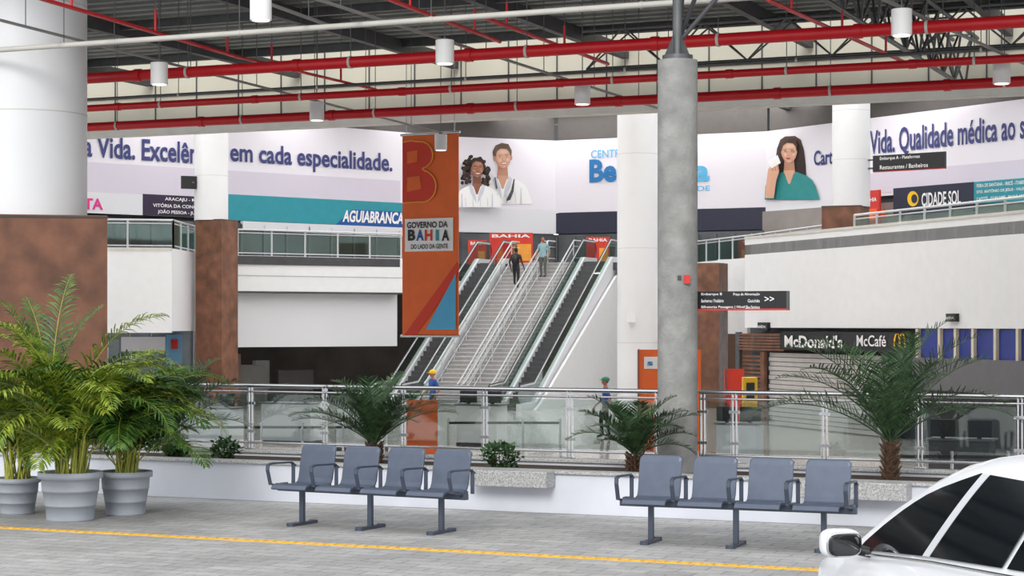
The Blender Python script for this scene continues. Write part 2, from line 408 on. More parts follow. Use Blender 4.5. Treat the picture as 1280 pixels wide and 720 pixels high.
def shrub(px,v,r,seed):
    random.seed(seed); mb=MB(); p=VP(px,v,0.36)
    for i in range(10):
        a=random.uniform(0,6.28); e=p+Vector((math.cos(a)*r*0.6,math.sin(a)*r*0.6,r*random.uniform(0.6,1.3))); mb.cyl(p,e,0.008,trunkm,r1=0.004,n=5)
    for i in range(330):
        d=Vector((random.gauss(0,1),random.gauss(0,1),random.gauss(0,1))).normalized()*r*random.uniform(0.5,1.0)
        q=p+Vector((d.x,d.y,r*0.85+d.z*0.75)); a=Vector((random.uniform(-1,1),random.uniform(-1,1),random.uniform(-0.2,1))).normalized()*0.07
        b=a.cross(Vector((random.uniform(-1,1),random.uniform(-1,1),1))).normalized()*0.022
        mb.add([q,q+a*0.5+b,q+a,q+a*0.5-b],[(0,1,2,3)],bush)
    mb.build('shrub')
shrub(281,20.5,0.2,1); shrub(626,20.3,0.24,2); shrub(957,20.5,0.15,3); shrub(222,20.4,0.17,4)

# ---------------------------------------------------------------- columns
mb=MB(); c=W(847,CY,22.6); mb.cyl((c.x,c.y,0.36),(c.x,c.y,5.2),0.235,concrete,n=32)
mb.cyl((c.x,c.y,5.2),(c.x,c.y,5.26),0.18,steeld,n=24); mb.cyl((c.x,c.y,5.26),(c.x,c.y,8.2),0.06,steeld)
for a in range(4):
    t=a*math.pi/2+0.5; d=Vector((math.cos(t),math.sin(t),0)); q=Vector((c.x,c.y,0))
    mb.extr([q+Vector((0,0,5.26))+d*0.06,q+Vector((0,0,5.26))+d*0.18,q+Vector((0,0,5.5))+d*0.06],Vector((-d.y,d.x,0))*0.012,steeld)
mb.box((c.x+0.09,c.y-0.235,2.62),(0.07,0.04,0.10),redsign); mb.box((c.x+0.0,c.y-0.24,2.64),(0.04,0.03,0.05),darkg)
mb.build('concrete_column')
CC=Vector((c.x,c.y,0))
def column(px,D,r,zc,side,top,pxb=None,name='clad_column',bottom=HF,R=None):
    R=R or RG
    mb=MB(); c=W(px,CY,D); mb.cyl((c.x,c.y,zc-0.02),(c.x,c.y,top),r,whitecol,n=48)
    for z in (zc+1.6,zc+3.3):
        if z<top: mb.cyl((c.x,c.y,z),(c.x,c.y,z+0.015),r+0.004,offwhite,n=48)
    b=W(pxb if pxb else px,CY,D)
    mb.box((b.x,b.y,(zc+bottom)/2),(side,side,zc-bottom),brown,R)
    mb.box((b.x,b.y,zc-0.03),(side+0.02,side+0.02,0.03),dark,R)
    mb.build(name)
column(33,30,0.93,3.75,2.2,8.3,pxb=41,R=Matrix.Rotation(math.radians(14),3,'Z'))
column(264,70.7,0.62,5.93,1.12,12.05,pxb=271)
column(1064,66.7,0.65,6.18,1.35,12.05,pxb=1057)
mb=MB(); c=W(797,CY,61.3); mb.cyl((c.x,c.y,HF),(c.x,c.y,12.05),0.65,whitecol,n=48)
for z in(1.5,4.5,7.5): mb.cyl((c.x,c.y,z),(c.x,c.y,z+0.015),0.655,offwhite,n=48)
mb.box((c.x-0.25,c.y-0.72,2.3),(0.25,0.2,0.3),lampw)
mb.build('white_column')

# ---------------------------------------------------------------- canopy: roof, fascia, pipes
VE=38.4  # roof stops short of the fascia; gap added so sky light reaches it
mb=MB(); v=21.0; prof=[]
while v<VE-0.4:
    prof+= [(v,8.45),(v+0.18,8.45),(v+0.24,8.3),(v+0.42,8.3)]; v+=0.48
vs=[UV(-45,a,z) for a,z in prof]+[UV(35,a,z) for a,z in prof]; n=len(prof)
mb.add(vs,[(i,i+1,n+i+1,n+i) for i in range(n-1)],roofm)
mb.gbox(-45,35,21,VE,8.5,8.6,roofm)
u=-40
while u<34: mb.gbox(u,u+0.16,21,40.35,8.02,8.3,darkg); u+=4.2
for vv in(24,28.5,33,37.5): mb.gbox(-45,35,vv,vv+0.1,8.14,8.3,steeld)
mb.build('canopy_roof')
mb=MB(); mb.gbox(-50,30,40.4,40.8,6.85,12.6,beige)
u=-50
while u<30: mb.gbox(u,u+0.03,40.38,40.4,6.95,9.3,darkg); u+=1.2
mb.gbox(-50,30,40.33,40.82,6.83,6.97,offwhite); mb.gbox(-50,30,40.36,40.4,7.75,7.8,offwhite)
mb.build('wall_fascia')
def upipe(v,z,r,mat,name,u0=-40,u1=30,coup=True,hang=True):
    mb=MB(); mb.cyl(UV(u0,v,z),UV(u1,v,z),r,mat,n=14)
    u=u0+0.7
    while u<u1:
        if coup: mb.cyl(UV(u,v,z),UV(u+0.12,v,z),r*1.18,mat,n=14)
        if hang:
            mb.cyl(UV(u+1,v,z),UV(u+1.04,v,z),r*1.12,offwhite,n=14); mb.cyl(UV(u+1.02,v,z+r),UV(u+1.02,v,8.3),0.008,steeld,n=5)
        u+=3.0
    mb.build(name)
upipe(26.6,6.2,0.09,red,'fire_pipe'); upipe(30.3,6.2,0.065,red,'fire_pipe'); upipe(33.2,6.2,0.09,red,'fire_pipe')
upipe(23.3,6.2,0.04,offwhite,'conduit_pipe',coup=False)
upipe(30.9,6.45,0.03,steeld,'conduit_pipe',coup=False)
def vline(p,q,z,r,mat,name,sprinkler=False,box=False):
    a=Wz(*p,z); b=Wz(*q,z); mb=MB()
    if box:
        d=(b-a).normalized(); an=math.atan2(d.y,d.x); mb.box((a+b)/2,((b-a).length,r*2,r*1.4),mat,Matrix.Rotation(an,3,'Z'))
    else: mb.cyl(a,b,r,mat,n=10)
    L=(b-a).length; k=1.0
    while k<L:
        p_=a.lerp(b,k/L); mb.cyl(p_,Vector((p_.x,p_.y,8.3)),0.008,steeld,n=5)
        if sprinkler: 
            mb.cyl(p_,p_+Vector((0,0,0.35)),0.02,mat,n=8)
        k+=2.4
    mb.build(name)
ZC=6.34
trk=M('track_grey',(140,140,138),0.5)
vline((-20,20),(551,166),ZC,0.024,trk,'lighting_track',box=True)
vline((380,-6),(830,138),ZC,0.024,trk,'lighting_track',box=True)
vline((1080,-12),(1290,84),ZC,0.024,trk,'lighting_track',box=True)
vline((240,-30),(420,35),ZC,0.024,trk,'lighting_track',box=True)
vline((40,-5),(300,72),6.5,0.03,red,'sprinkler_pipe',True)
vline((300,72),(470,112),6.5,0.025,red,'sprinkler_pipe',True)
vline((475,-5),(625,52),6.5,0.03,red,'sprinkler_pipe',True)
vline((600,20),(760,80),6.5,0.03,red,'sprinkler_pipe',True)
vline((960,0),(1140,82),6.5,0.03,red,'sprinkler_pipe',True)
for px,py in((326,8),(199,92),(556,65),(396,139),(551,178),(728,118),(1127,28),(1252,91)):
    p=Wz(px,py,6.05); mb=MB()
    mb.cyl(p+Vector((0,0,-0.17)),p+Vector((0,0,0.17)),0.135,lampw,n=28)
    mb.cyl(p+Vector((0,0,-0.18)),p+Vector((0,0,-0.165)),0.11,lampe,n=28)
    mb.cyl(p+Vector((0,0,0.17)),p+Vector((0,0,0.20)),0.05,steeld); mb.cyl(p+Vector((0,0,0.2)),Vector((p.x,p.y,8.3)),0.01,steeld,n=6)
    mb.build('pendant_lamp')
def truss(p0,p1,h,n,name,r=0.045,w=0.5):
    mb=MB(); p0=Vector(p0);p1=Vector(p1); d=(p1-p0).normalized(); s=Vector((-d.y,d.x,0))*w/2; up=Vector((0,0,h))
    for sg in(-1,1): mb.cyl(p0+s*sg+up,p1+s*sg+up,r,steeld,n=8)
    mb.cyl(p0,p1,r,steeld,n=8)
    for i in range(n):
        a=p0.lerp(p1,i/n); b=p0.lerp(p1,(i+1)/n); m=(a+b)/2
        for sg in(-1,1):
            mb.cyl(a,m+up+s*sg,r*.55,steeld,n=6); mb.cyl(m+up+s*sg,b,r*.55,steeld,n=6)
        mb.cyl(m+up+s,m+up-s,r*.5,steeld,n=6)
    mb.build(name)
uc=U(CC); vc=Vv(CC)
truss(UV(uc,21.5,7.0),UV(uc,40.2,7.0),1.0,16,'roof_truss')
truss(UV(uc+4.2,21.5,7.0),UV(uc+4.2,40.2,7.0),1.0,16,'roof_truss')
truss(UV(uc-7,36.6,7.3),UV(30,36.6,7.3),0.75,26,'roof_truss',r=0.035)
mb=MB()
for du,dv in((1.6,1.6),(0,2.6),(2.2,0.4),(-0.5,2.2)):
    mb.cyl(Vector((CC.x,CC.y,5.4)),UV(uc+du,vc+dv,7.9),0.028,darkg,n=8)
mb.build('column_strut_frame')

# ---------------------------------------------------------------- hall shell
f1=PD(60,79.3,572,93.3); f2=PD(572,93.3,695,95.3); f3=PD(695,95.3,957,90.7); f4=PD(957,90.7,1340,75.6)
ZT=11.2; ZB=7.62; ZD=6.57
mb=MB()
for pl,a,b in((f1,60,572),(f2,572,695),(f3,695,957),(f4,957,1345)):
    pl.rz(mb,a,b,4.2,12.6,darkg,-0.3,0.3)
    pl.rz(mb,a,b,ZT+0.02,12.6,M('bulkhead_grey',(84,80,78),0.6),-0.25,0.05)
mb.build('wall_back')
mb=MB()  # left ad
f1.rz(mb,60,572,ZB,ZT,adw,0.0,0.1); f1.rect(mb,60,500,213,249,adl,0.02,mid=285)
f1.rect(mb,285,573,250,281,teal,0.03); f1.poly(mb,[(415,284),(440,262),(573,268),(573,293)],azul,0.045)
f1.rect(mb,60,243,242,268,adgrey,0.03)
f1.rect(mb,178,284,245,271,purple,0.05)
f1.text(mb,'da Vida. Excelência',92,272,174,201,navyt,bold=0.025); f1.text(mb,'em cada especialidade.',287,490,185,215,navyt,bold=0.025)
f1.text(mb,'TA',104,128,248,262,pink,0.06,0.03)
f1.text(mb,'ARACAJU - MACEIÓ',205,262,247,253,wtxt,0.08,0.02); f1.text(mb,'VITÓRIA DA CONQUISTA',190,262,255,261,wtxt,0.08,0.02); f1.text(mb,'JOÃO PESSOA - JUAZEIRO',196,262,263,269,wtxt,0.08,0.02)
f1.text(mb,'AGUIABRANCA',427,503,264,279,wtxt,0.07,0.035,skew=0.02)
mb.build('advertising_banner')
mb=MB()  # portrait facet
f2.rz(mb,572,695,ZB+0.15,ZT,adw,0.0,0.1); f2.rz(mb,572,695,ZD,ZB+0.15,adgrey,0.0,0.12)
def person_flat(pl,mb,cx,cy,s,sk,skd,skm,skh,hr,hr2,coat,coatd,style,tilt=0.0):
    e=[0.02]
    ct,stt=math.cos(tilt),math.sin(tilt)
    def p(pts,head=True):
        if head: return [(cx+(x*ct-y*stt)*s,cy+(x*stt+y*ct)*s) for x,y in pts]
        return [(cx+x*s,cy+y*s) for x,y in pts]
    def P(pts,mat,head=True): pl.poly(mb,p(pts,head),mat,e[0]); e[0]+=0.003
    rr=random.Random(4)
    if style=='curly':
        for i in range(70):
            a=rr.uniform(math.pi*0.85,math.pi*2.15); r=rr.uniform(0.5,0.98)
            P(ell2(math.cos(a)*r*0.88,math.sin(a)*r*0.98-0.05,0.14,0.15,7),hr if i%3 else hr2)
        for i in range(70):
            sg=1 if i%2 else -1; P(ell2(sg*rr.uniform(0.42,1.0),rr.uniform(-0.1,1.2),0.13,0.15,7),hr if i%3 else hr2)
    elif style=='long':
        P([(-0.3,-0.95),(0.3,-0.98),(0.65,-0.75),(0.85,-0.1),(0.95,0.8),(1.0,1.9),(0.45,2.1),(-0.5,1.9),(-1.0,1.7),(-0.9,0.6),(-0.8,-0.2),(-0.6,-0.75)],hr,False)
        for i in range(16):
            x=-0.85+i*0.115; P([(x*0.8,-0.5),(x*0.8+0.03,-0.5),(x*1.0+0.05,0.6),(x*1.12+0.05,1.8),(x*1.12,1.8),(x*1.0,0.6)],hr2 if i%2 else hair,False)
    else:
        P([(-0.56,0.0),(-0.6,-0.4),(-0.4,-0.78),(0,-0.92),(0.42,-0.82),(0.6,-0.4),(0.56,0.0)],hr)
    P([(-0.28,0.4),(0.28,0.4),(0.36,1.35),(-0.36,1.35)],skd,False)
    P([(-1.5,2.9),(-1.45,2.1),(-1.3,1.7),(-1.0,1.45),(-0.4,1.2),(0,1.75),(0.4,1.2),(1.05,1.45),(1.4,1.72),(1.6,2.1),(1.85,2.9)],coat,False)
    P([(-0.34,1.12),(0.34,1.12),(0.05,1.95),(-0.05,1.95)],sk if style=='long' else skm,False)
    if style!='long':
        P([(-0.4,1.16),(-0.62,1.34),(-0.45,1.9),(-0.05,2.6),(-0.12,1.9)],coatd,False); P([(0.4,1.16),(0.62,1.34),(0.45,1.9),(0.05,2.6),(0.12,1.9)],coatd,False)
        for x in(-1.14,1.14): P([(x-0.03,1.9),(x+0.03,1.9),(x+0.06,2.9),(x-0.06,2.9)],coatd,False)
        for k in range(4): P([(-0.9+k*0.55,2.2),(-0.86+k*0.55,2.2),(-0.82+k*0.55,2.85),(-0.87+k*0.55,2.85)],coatd,False)
    if style=='short':
        P(ell2(-0.51,0.03,0.08,0.17,10),skd); P(ell2(0.51,0.03,0.08,0.17,10),skm)
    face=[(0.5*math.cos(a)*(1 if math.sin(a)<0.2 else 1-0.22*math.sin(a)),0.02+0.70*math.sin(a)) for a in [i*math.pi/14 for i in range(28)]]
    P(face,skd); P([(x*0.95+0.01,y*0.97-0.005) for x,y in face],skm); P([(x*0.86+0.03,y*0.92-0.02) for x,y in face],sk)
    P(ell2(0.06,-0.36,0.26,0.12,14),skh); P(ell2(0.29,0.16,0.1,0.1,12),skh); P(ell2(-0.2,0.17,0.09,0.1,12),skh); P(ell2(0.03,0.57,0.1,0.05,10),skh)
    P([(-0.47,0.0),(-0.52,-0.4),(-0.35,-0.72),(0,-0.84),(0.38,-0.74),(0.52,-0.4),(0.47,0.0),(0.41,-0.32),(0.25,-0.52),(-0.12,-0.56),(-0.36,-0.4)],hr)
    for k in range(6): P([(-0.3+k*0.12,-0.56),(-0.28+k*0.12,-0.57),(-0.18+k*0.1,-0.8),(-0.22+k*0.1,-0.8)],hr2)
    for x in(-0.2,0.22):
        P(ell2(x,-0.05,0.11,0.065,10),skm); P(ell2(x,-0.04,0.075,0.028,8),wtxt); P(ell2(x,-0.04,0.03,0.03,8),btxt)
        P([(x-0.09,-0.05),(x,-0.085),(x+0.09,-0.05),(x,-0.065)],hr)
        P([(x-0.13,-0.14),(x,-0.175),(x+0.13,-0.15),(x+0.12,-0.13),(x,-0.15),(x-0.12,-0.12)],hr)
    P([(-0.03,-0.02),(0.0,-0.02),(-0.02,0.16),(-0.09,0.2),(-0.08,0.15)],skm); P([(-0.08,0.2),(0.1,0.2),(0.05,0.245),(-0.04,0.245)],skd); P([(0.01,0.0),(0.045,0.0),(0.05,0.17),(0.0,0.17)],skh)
    if style=='long': P([(-0.12,0.38),(-0.05,0.34),(0.02,0.36),(0.09,0.34),(0.15,0.38),(0.08,0.46),(-0.05,0.46)],lips)
    else:
        P([(-0.26,0.28),(-0.23,0.28),(-0.25,0.42),(-0.28,0.4)],skm); P([(0.27,0.28),(0.3,0.28),(0.31,0.4),(0.29,0.42)],skm)
        P([(-0.2,0.34),(0.22,0.34),(0.12,0.455),(-0.1,0.455)],lips); P([(-0.17,0.352),(0.19,0.352),(0.1,0.42),(-0.08,0.42)],wtxt)
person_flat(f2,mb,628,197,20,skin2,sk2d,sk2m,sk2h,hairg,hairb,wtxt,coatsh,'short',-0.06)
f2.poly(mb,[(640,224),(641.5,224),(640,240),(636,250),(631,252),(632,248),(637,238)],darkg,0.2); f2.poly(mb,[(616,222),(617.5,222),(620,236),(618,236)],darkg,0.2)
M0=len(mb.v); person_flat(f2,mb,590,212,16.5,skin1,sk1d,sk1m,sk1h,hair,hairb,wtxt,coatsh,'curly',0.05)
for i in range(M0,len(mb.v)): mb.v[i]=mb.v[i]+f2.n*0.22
mb.build('advertising_banner')
mb=MB()  # centre ad
f3.rz(mb,695,957,ZB,ZT,adw,0.0,0.1); f3.rz(mb,695,957,ZD,ZB-0.02,navy,0.0,0.12)
f3.text(mb,'CENTRO',739,785,187,197,lblue,bold=0.01)
f3.text(mb,'Be',737,771,199,228,blue,bold=0.04); f3.text(mb,'l',773,781,199,228,blue,bold=0.05); f3.text(mb,'vida',818,887,200,228,lblue,bold=0.04)
f3.text(mb,'SAÚDE',846,888,231,239,lblue,bold=0.01)
mb.build('advertising_banner')
mb=MB()  # right ad
f4.rz(mb,957,1345,ZB+0.1,ZT,adw,0.0,0.1); f4.rz(mb,957,1040,ZD-0.2,ZB+0.1,adgrey,0.0,0.12)
f4.rect(mb,1088,1345,205,232,adl,0.02)
f4.text(mb,'Carta',1018,1047,187,206,navyt,bold=0.025); f4.text(mb,'Vida. Qualidade médica ao seu',1088,1300,151,188,navyt,bold=0.02)
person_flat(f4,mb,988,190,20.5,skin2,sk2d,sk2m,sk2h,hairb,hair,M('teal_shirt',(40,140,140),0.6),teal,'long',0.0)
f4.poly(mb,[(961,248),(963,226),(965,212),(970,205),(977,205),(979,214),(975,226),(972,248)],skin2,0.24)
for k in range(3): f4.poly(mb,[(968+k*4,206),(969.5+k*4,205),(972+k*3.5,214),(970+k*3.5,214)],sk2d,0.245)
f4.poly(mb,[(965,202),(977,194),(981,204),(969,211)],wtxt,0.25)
mb.build('advertising_banner')
mb=MB()
f4.rect(mb,1127,1228,232,267,navy,0.5,0.2); f4.text(mb,'CIDADE SOL',1163,1212,240,257,wtxt,0.53,0.02)
f4.poly(mb,ell2(1152,249,7,9.5,24),yellowp,0.52); f4.poly(mb,ell2(1154,249,3.8,5.6,20),navy,0.535)
f4.rect(mb,1228,1330,224,252,teal,0.5,0.2)
for i,t in enumerate(('FEIRA DE SANTANA - IRECÊ - ITABERABA','STO. ANTÔNIO DE JESUS - VALENÇA','CAETITÉ - GUANAMBI - PAULO AFONSO')):
    f4.text(mb,t,1232,1300,227+i*8.5,232.5+i*8.5,wtxt,0.53,0.01)
mb.build('shop_sign')
mb=MB(); f4.rect(mb,1098,1118,239,283,redsign,0.9,0.1); f4.text(mb,'BAHIA',1101,1115,248,253,wtxt,0.93,0.02); f4.rect(mb,1101,1115,262,276,orange,0.93); mb.build('wall_poster')

mb=MB(); mb.gbox(-62,20,40.8,108,12.6,12.8,darkg); mb.build('ceiling')
mb=MB()
for v in range(44,92,6): mb.gbox(-50,4 if v>60 else 2,v,v+2.2,12.40,12.5,ceil_e)
mb.build('skylight_strip')
mb=MB()
for v in range(43,92,12): mb.gbox(-60,18,v,v+0.25,12.3,12.6,offwhite)
for u in range(-56,16,8): mb.gbox(u,u+0.3,41,94,12.1,12.38,darkg)
mb.build('ceiling_beam')
a=f1.xy(60); b=VP(-130,40.9); mb=MB()
mb.prism([(a.x-.1,a.y),(b.x,b.y),(b.x-0.3,b.y),(a.x-0.4,a.y)],HF,12.6,white); mb.build('wall_left')
a=f4.xy(1345); b=VP(1480,40.9); mb=MB(); mb.prism([(a.x+.1,a.y),(b.x,b.y),(b.x+0.3,b.y),(a.x+0.4,a.y)],HF,12.6,white); mb.build('wall_right')

# ---------------------------------------------------------------- mezzanine
ZM=4.75
SU=-31.86; SV1=76.9; SV0=68.46
pA=PD(100,66.6,215,67.3); pB=PD(215,67.3,250,72); pD=PD(250,73.0,500,77.7)
A0=W(60,CY,66.4);A1=W(215,CY,67.3);A2=W(250,CY,72.9);A3=W(500,CY,77.7)
S0=UV(SU-3.9,SV1);S1=UV(SU+3.9,SV1)
G0=W(870,CY,86);G1=W(935,CY,80);G2=W(931,CY,64);G3=W(1345,CY,46.7)
back=[f4.xy(1345),f3.xy(957),f2.xy(695),f1.xy(572),f1.xy(60)]
poly=[A0,A1,A2,A3,S0,S1,G0,G1,G2,G3]+back
mb=MB(); mb.prism([(p.x,p.y) for p in poly],ZM-0.35,ZM-0.02,darkg); mb.build('mezzanine_slab')
mb=MB()
pA.rect(mb,100,215,310,416,white,0.0,0.2); pA.rz(mb,100,215,ZM-0.1,ZM+0.02,offwhite,0.02)
pB.rz(mb,215,250,1.85,ZM,adgrey,0.0,0.2)
pD.rz(mb,250,504,3.35,ZM,white,0.0,0.3); pD.rz(mb,250,504,1.2,3.36,adgrey,-0.5,0.2)
pD.rz(mb,250,504,3.30,3.37,darkg,0.01,0.5)  # dark strip stands in for the shadow line under the fascia
pD.rz(mb,250,504,3.95,3.98,M('joint_grey',(170,172,176),0.6),0.01,0.02)
mb.build('wall_mezzanine_left')
pR=Plane((G2.x,G2.y),(G3.x,G3.y))
mb=MB(); pR.rz(mb,931,1345,1.98,4.92,white,0.0,0.3); pR.rz(mb,931,1345,4.92,5.0,offwhite,0.03,0.4); 
e=PD(870,86,935,80); e.rz(mb,866,937,4.2,ZM+0.1,white,0,0.3)
e2=PD(897,79,931,78); e2.rz(mb,897,934,1.7,4.75,white,0,0.2)
mb.build('wall_mezzanine_right')
mb=MB(); c=W(886,CY,76); mb.box((c.x,c.y,(4.5+HF)/2),(1.2,1.2,4.5-HF),brown,RG); 
mb.build('brown_pier')
def glass_rail(pts,z,h,name,sp=1.6,gm=None):
    mb=MB(); gm=gm or glassg
    for a,b in zip(pts,pts[1:]):
        a=Vector((a.x,a.y,z));b=Vector((b.x,b.y,z)); L=(b-a).length; n=max(1,round(L/sp))
        for zz,r in((h,0.035),(h-0.12,0.02),(0.1,0.02)): mb.cyl(a+Vector((0,0,zz)),b+Vector((0,0,zz)),r,railw,n=8)
        P=[a.lerp(b,i/n) for i in range(n+1)]
        for p in P: mb.box(p+Vector((0,0,h/2)),(0.06,0.06,h),railw)
        for p,q in zip(P,P[1:]): seg_glass(mb,p,q,z+0.14,z+h-0.16,gm,0.02)
    mb.build(name)
inw=lambda p,k=0.25: Vector((p.x,p.y+k,0))
glass_rail([inw(pA.xy(100)),inw(A1),inw(A2,0.4)],ZM,1.0,'mezzanine_railing')
glass_rail([inw(pD.xy(296)),inw(pD.xy(501))],ZM,1.0,'mezzanine_railing')
glass_rail([inw(pR.xy(1072),.5),inw(pR.xy(1340),.5)],4.85,0.5,'mezzanine_railing',1.4)
glass_rail([inw(e.xy(868)),inw(e.xy(934))],ZM,1.05,'mezzanine_railing')
glass_rail([inw(e.xy(934),.4),W(1030,CY,72)],ZM,1.05,'mezzanine_railing')
mb=MB()
gal=M('gallery_glazing',(80,84,88),0.25,var=0.45,scale=0.6)
f1.rz(mb,60,572,4.75,6.55,gal,0.4,0.2); f2.rz(mb,572,695,4.75,6.5,gal,0.4,0.2); f3.rz(mb,695,957,4.75,6.5,gal,0.4,0.2); f4.rz(mb,957,1345,4.75,7.4,M('shop_beige',(150,142,138),0.6,var=0.2,scale=0.5),0.2,0.2)
f1.rect(mb,296,500,281,292,adgrey,0.5,0.2)
for x in range(70,560,28): f1.rz(mb,x,x+2,4.75,6.5,steeld,0.5,0.1)
for x in range(700,950,22): f3.rz(mb,x,x+1.6,4.75,6.4,steeld,0.5,0.1)
mb.build('gallery_shopfront')
pP=PD(572,88,770,88); 
for x0,x1,y0,y1 in((612,666,291,328),(733,762,296,331),(585,608,300,326)):
    mb=MB(); pP.rz(mb,x0,x1,ZM-0.02,pP.z(640,y0),orange2,0,0.15); pP.rect(mb,x0+2,x0+(x1-x0)*0.45,y0+8,y1-2,redsign,0.02); pP.rect(mb,x0+(x1-x0)*0.55,x1-2,y0+14,y1-2,gold,0.02)
    pP.text(mb,'BAHIA',x0+3,x1-3,y0+2,y0+6,wtxt,0.04,0.03); mb.build('exhibition_panel')

# ---------------------------------------------------------------- stairs
N=36; RI=(ZM-HF)/N; RU=(SV1-SV0)/N
mb=MB()
for i in range(N):
    v0=SV0+i*RU; z=HF+(i+1)*RI
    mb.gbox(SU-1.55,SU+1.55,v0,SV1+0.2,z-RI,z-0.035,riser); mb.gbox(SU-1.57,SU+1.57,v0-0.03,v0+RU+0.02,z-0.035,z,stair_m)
mb.build('staircase')
def zs(v): return HF+(v-SV0)/RU*RI
def stairrail(u,name):
    mb=MB()
    for dz,r in((0.95,0.03),(0.7,0.018),(0.2,0.018)):
        mb.tube([UV(u,SV0-0.3,HF+dz),UV(u,SV0,HF+dz+RI),UV(u,SV1,ZM+dz),UV(u,SV1+0.8,ZM+dz)],r,railw,n=8)
    for k in range(8):
        v=SV0+0.15+k*(SV1-SV0-0.2)/7; mb.cyl(UV(u,v,zs(v)),UV(u,v,zs(v)+0.97),0.024,railw,n=8)
    mb.build(name)
for u in(SU-1.45,SU+0.0,SU+0.25,SU+1.45): stairrail(u,'stair_handrail')
def escalator(uc):
    mb=MB(); w=0.5; 
    n=30; run=(SV1-SV0)/n; ri=(ZM-HF)/n
    for i in range(n):
        v0=SV0+i*run; z=HF+(i+1)*ri; mb.gbox(uc-w,uc+w,v0,v0+run+0.1,z-ri-0.25,z,step_d)
        mb.gbox(uc-w,uc+w,v0-0.01,v0+0.02,z-0.03,z+0.003,steeld)
    mb.gbox(uc-w,uc+w,SV0-1.4,SV0,HF,HF+0.06,steeld); mb.gbox(uc-w,uc+w,SV1,SV1+1.4,ZM-0.3,ZM+0.03,steeld)
    for sg in(-1,1):
        u0=uc+sg*(w+0.02); u1=uc+sg*(w+0.24)
        P=[(SV0-1.5,HF+0.0),(SV0+0.2,HF),(SV1,ZM-1.1),(SV1+1.4,ZM-1.0),(SV1+1.4,ZM+0.22),(SV1,ZM+0.22),(SV0,HF+0.30),(SV0-1.5,HF+0.25)]
        mb.extr([UV(u0,a,b) for a,b in P],UV(u1-u0,0,0),adgrey)
        G=[(SV0-1.4,HF+0.25),(SV0,HF+0.30),(SV1,ZM+0.22),(SV1+1.3,ZM+0.22),(SV1+1.5,ZM+0.6),(SV1+1.3,ZM+0.95),(SV1,ZM+0.98),(SV0,HF+1.05),(SV0-1.4,HF+0.95),(SV0-1.65,HF+0.6)]
        um=(u0+u1)/2; mb.extr([UV(um,a,b) for a,b in G],UV(0.015,0,0),glasse)
        hp=[(SV1+1.3,ZM+0.25),(SV1+1.55,ZM+0.45),(SV1+1.58,ZM+0.65),(SV1+1.35,ZM+0.98),(SV1,ZM+1.0),(SV0,HF+1.07),(SV0-1.4,HF+0.98),(SV0-1.65,HF+0.75),(SV0-1.65,HF+0.5),(SV0-1.4,HF+0.28)]
        mb.tube([UV(um,a,b) for a,b in hp],0.022,rubber,n=8)
        mb.tube([UV(um,a,b-0.06) for a,b in hp[3:7]],0.042,railw,n=8)
    mb.build('escalator')
EL=SU-1.55-0.95; ER=SU+1.55+0.95
escalator(EL); escalator(ER)
mb=MB()
mb.extr([UV(ER+0.8,SV0-0.5,HF),UV(ER+0.8,SV1+1,HF),UV(ER+0.8,SV1+1,ZM-0.36),UV(ER+0.8,SV1,ZM-0.6),UV(ER+0.8,SV0,HF+0.2)],UV(0.12,0,0),white); mb.build('escalator_side_wall')

mb=MB(); lw=PD(60,82,560,86); lw.rz(mb,60,560,HF,4.4,dark,0,0.2)
pD.rz(mb,335,372,HF,0.45,M('kiosk_grey',(130,128,126),0.5),-3,0.3); pD.rz(mb,250,335,HF,0.9,M('warm_wall',(128,108,98),0.6,var=0.2,scale=0.7),-2.5,0.2); pD.rz(mb,395,440,HF,0.2,M('kiosk_dark',(84,78,80),0.5),-3.4,0.3)
pD.rz(mb,374,392,HF,0.6,M('kiosk_light',(160,160,160),0.5),-4,0.3)
mb.build('wall_lower_left')
mb=MB()  # added fill panels that brighten the dark space under the mezzanine
for px,d in((310,76),(390,78),(460,80)):
    c=W(px,CY,d); mb.box((c.x,c.y,4.36),(1.6,0.35,0.05),under_e,RG)
c=W(170,CY,70); mb.box((c.x,c.y,4.36),(1.6,0.35,0.05),under_e,RG)
for px,d in((840,84),(910,81.5)):
    c=W(px,CY,d); mb.box((c.x,c.y,4.36),(1.4,0.3,0.05),under_e,RG)
mb.build('mezzanine_fill_light')
mb=MB(); rw=PD(740,88,940,84); rw.rz(mb,740,940,HF,4.4,M('brown_wall',(96,70,56),0.6,var=0.3,scale=1),0,0.2); mb.build('wall_lower_centre')
mb=MB(); pS=PD(60,68.6,250,72.5); pS.rz(mb,60,250,HF,1.9,M('shop_glass_grey',(136,146,154),0.2,var=0.3,scale=0.8),0,0.2)
pS.rect(mb,150,205,421,439,adgrey,0.1,0.05); pS.rect(mb,206,226,418,455,M('blue_poster',(110,160,196),0.5),0.1); pS.rect(mb,212,220,424,436,redsign,0.15)
for x in (133,160,187,214,240): pS.rz(mb,x,x+1.5,HF,1.9,steel,0.08,0.05)
mb.build('shop_front')

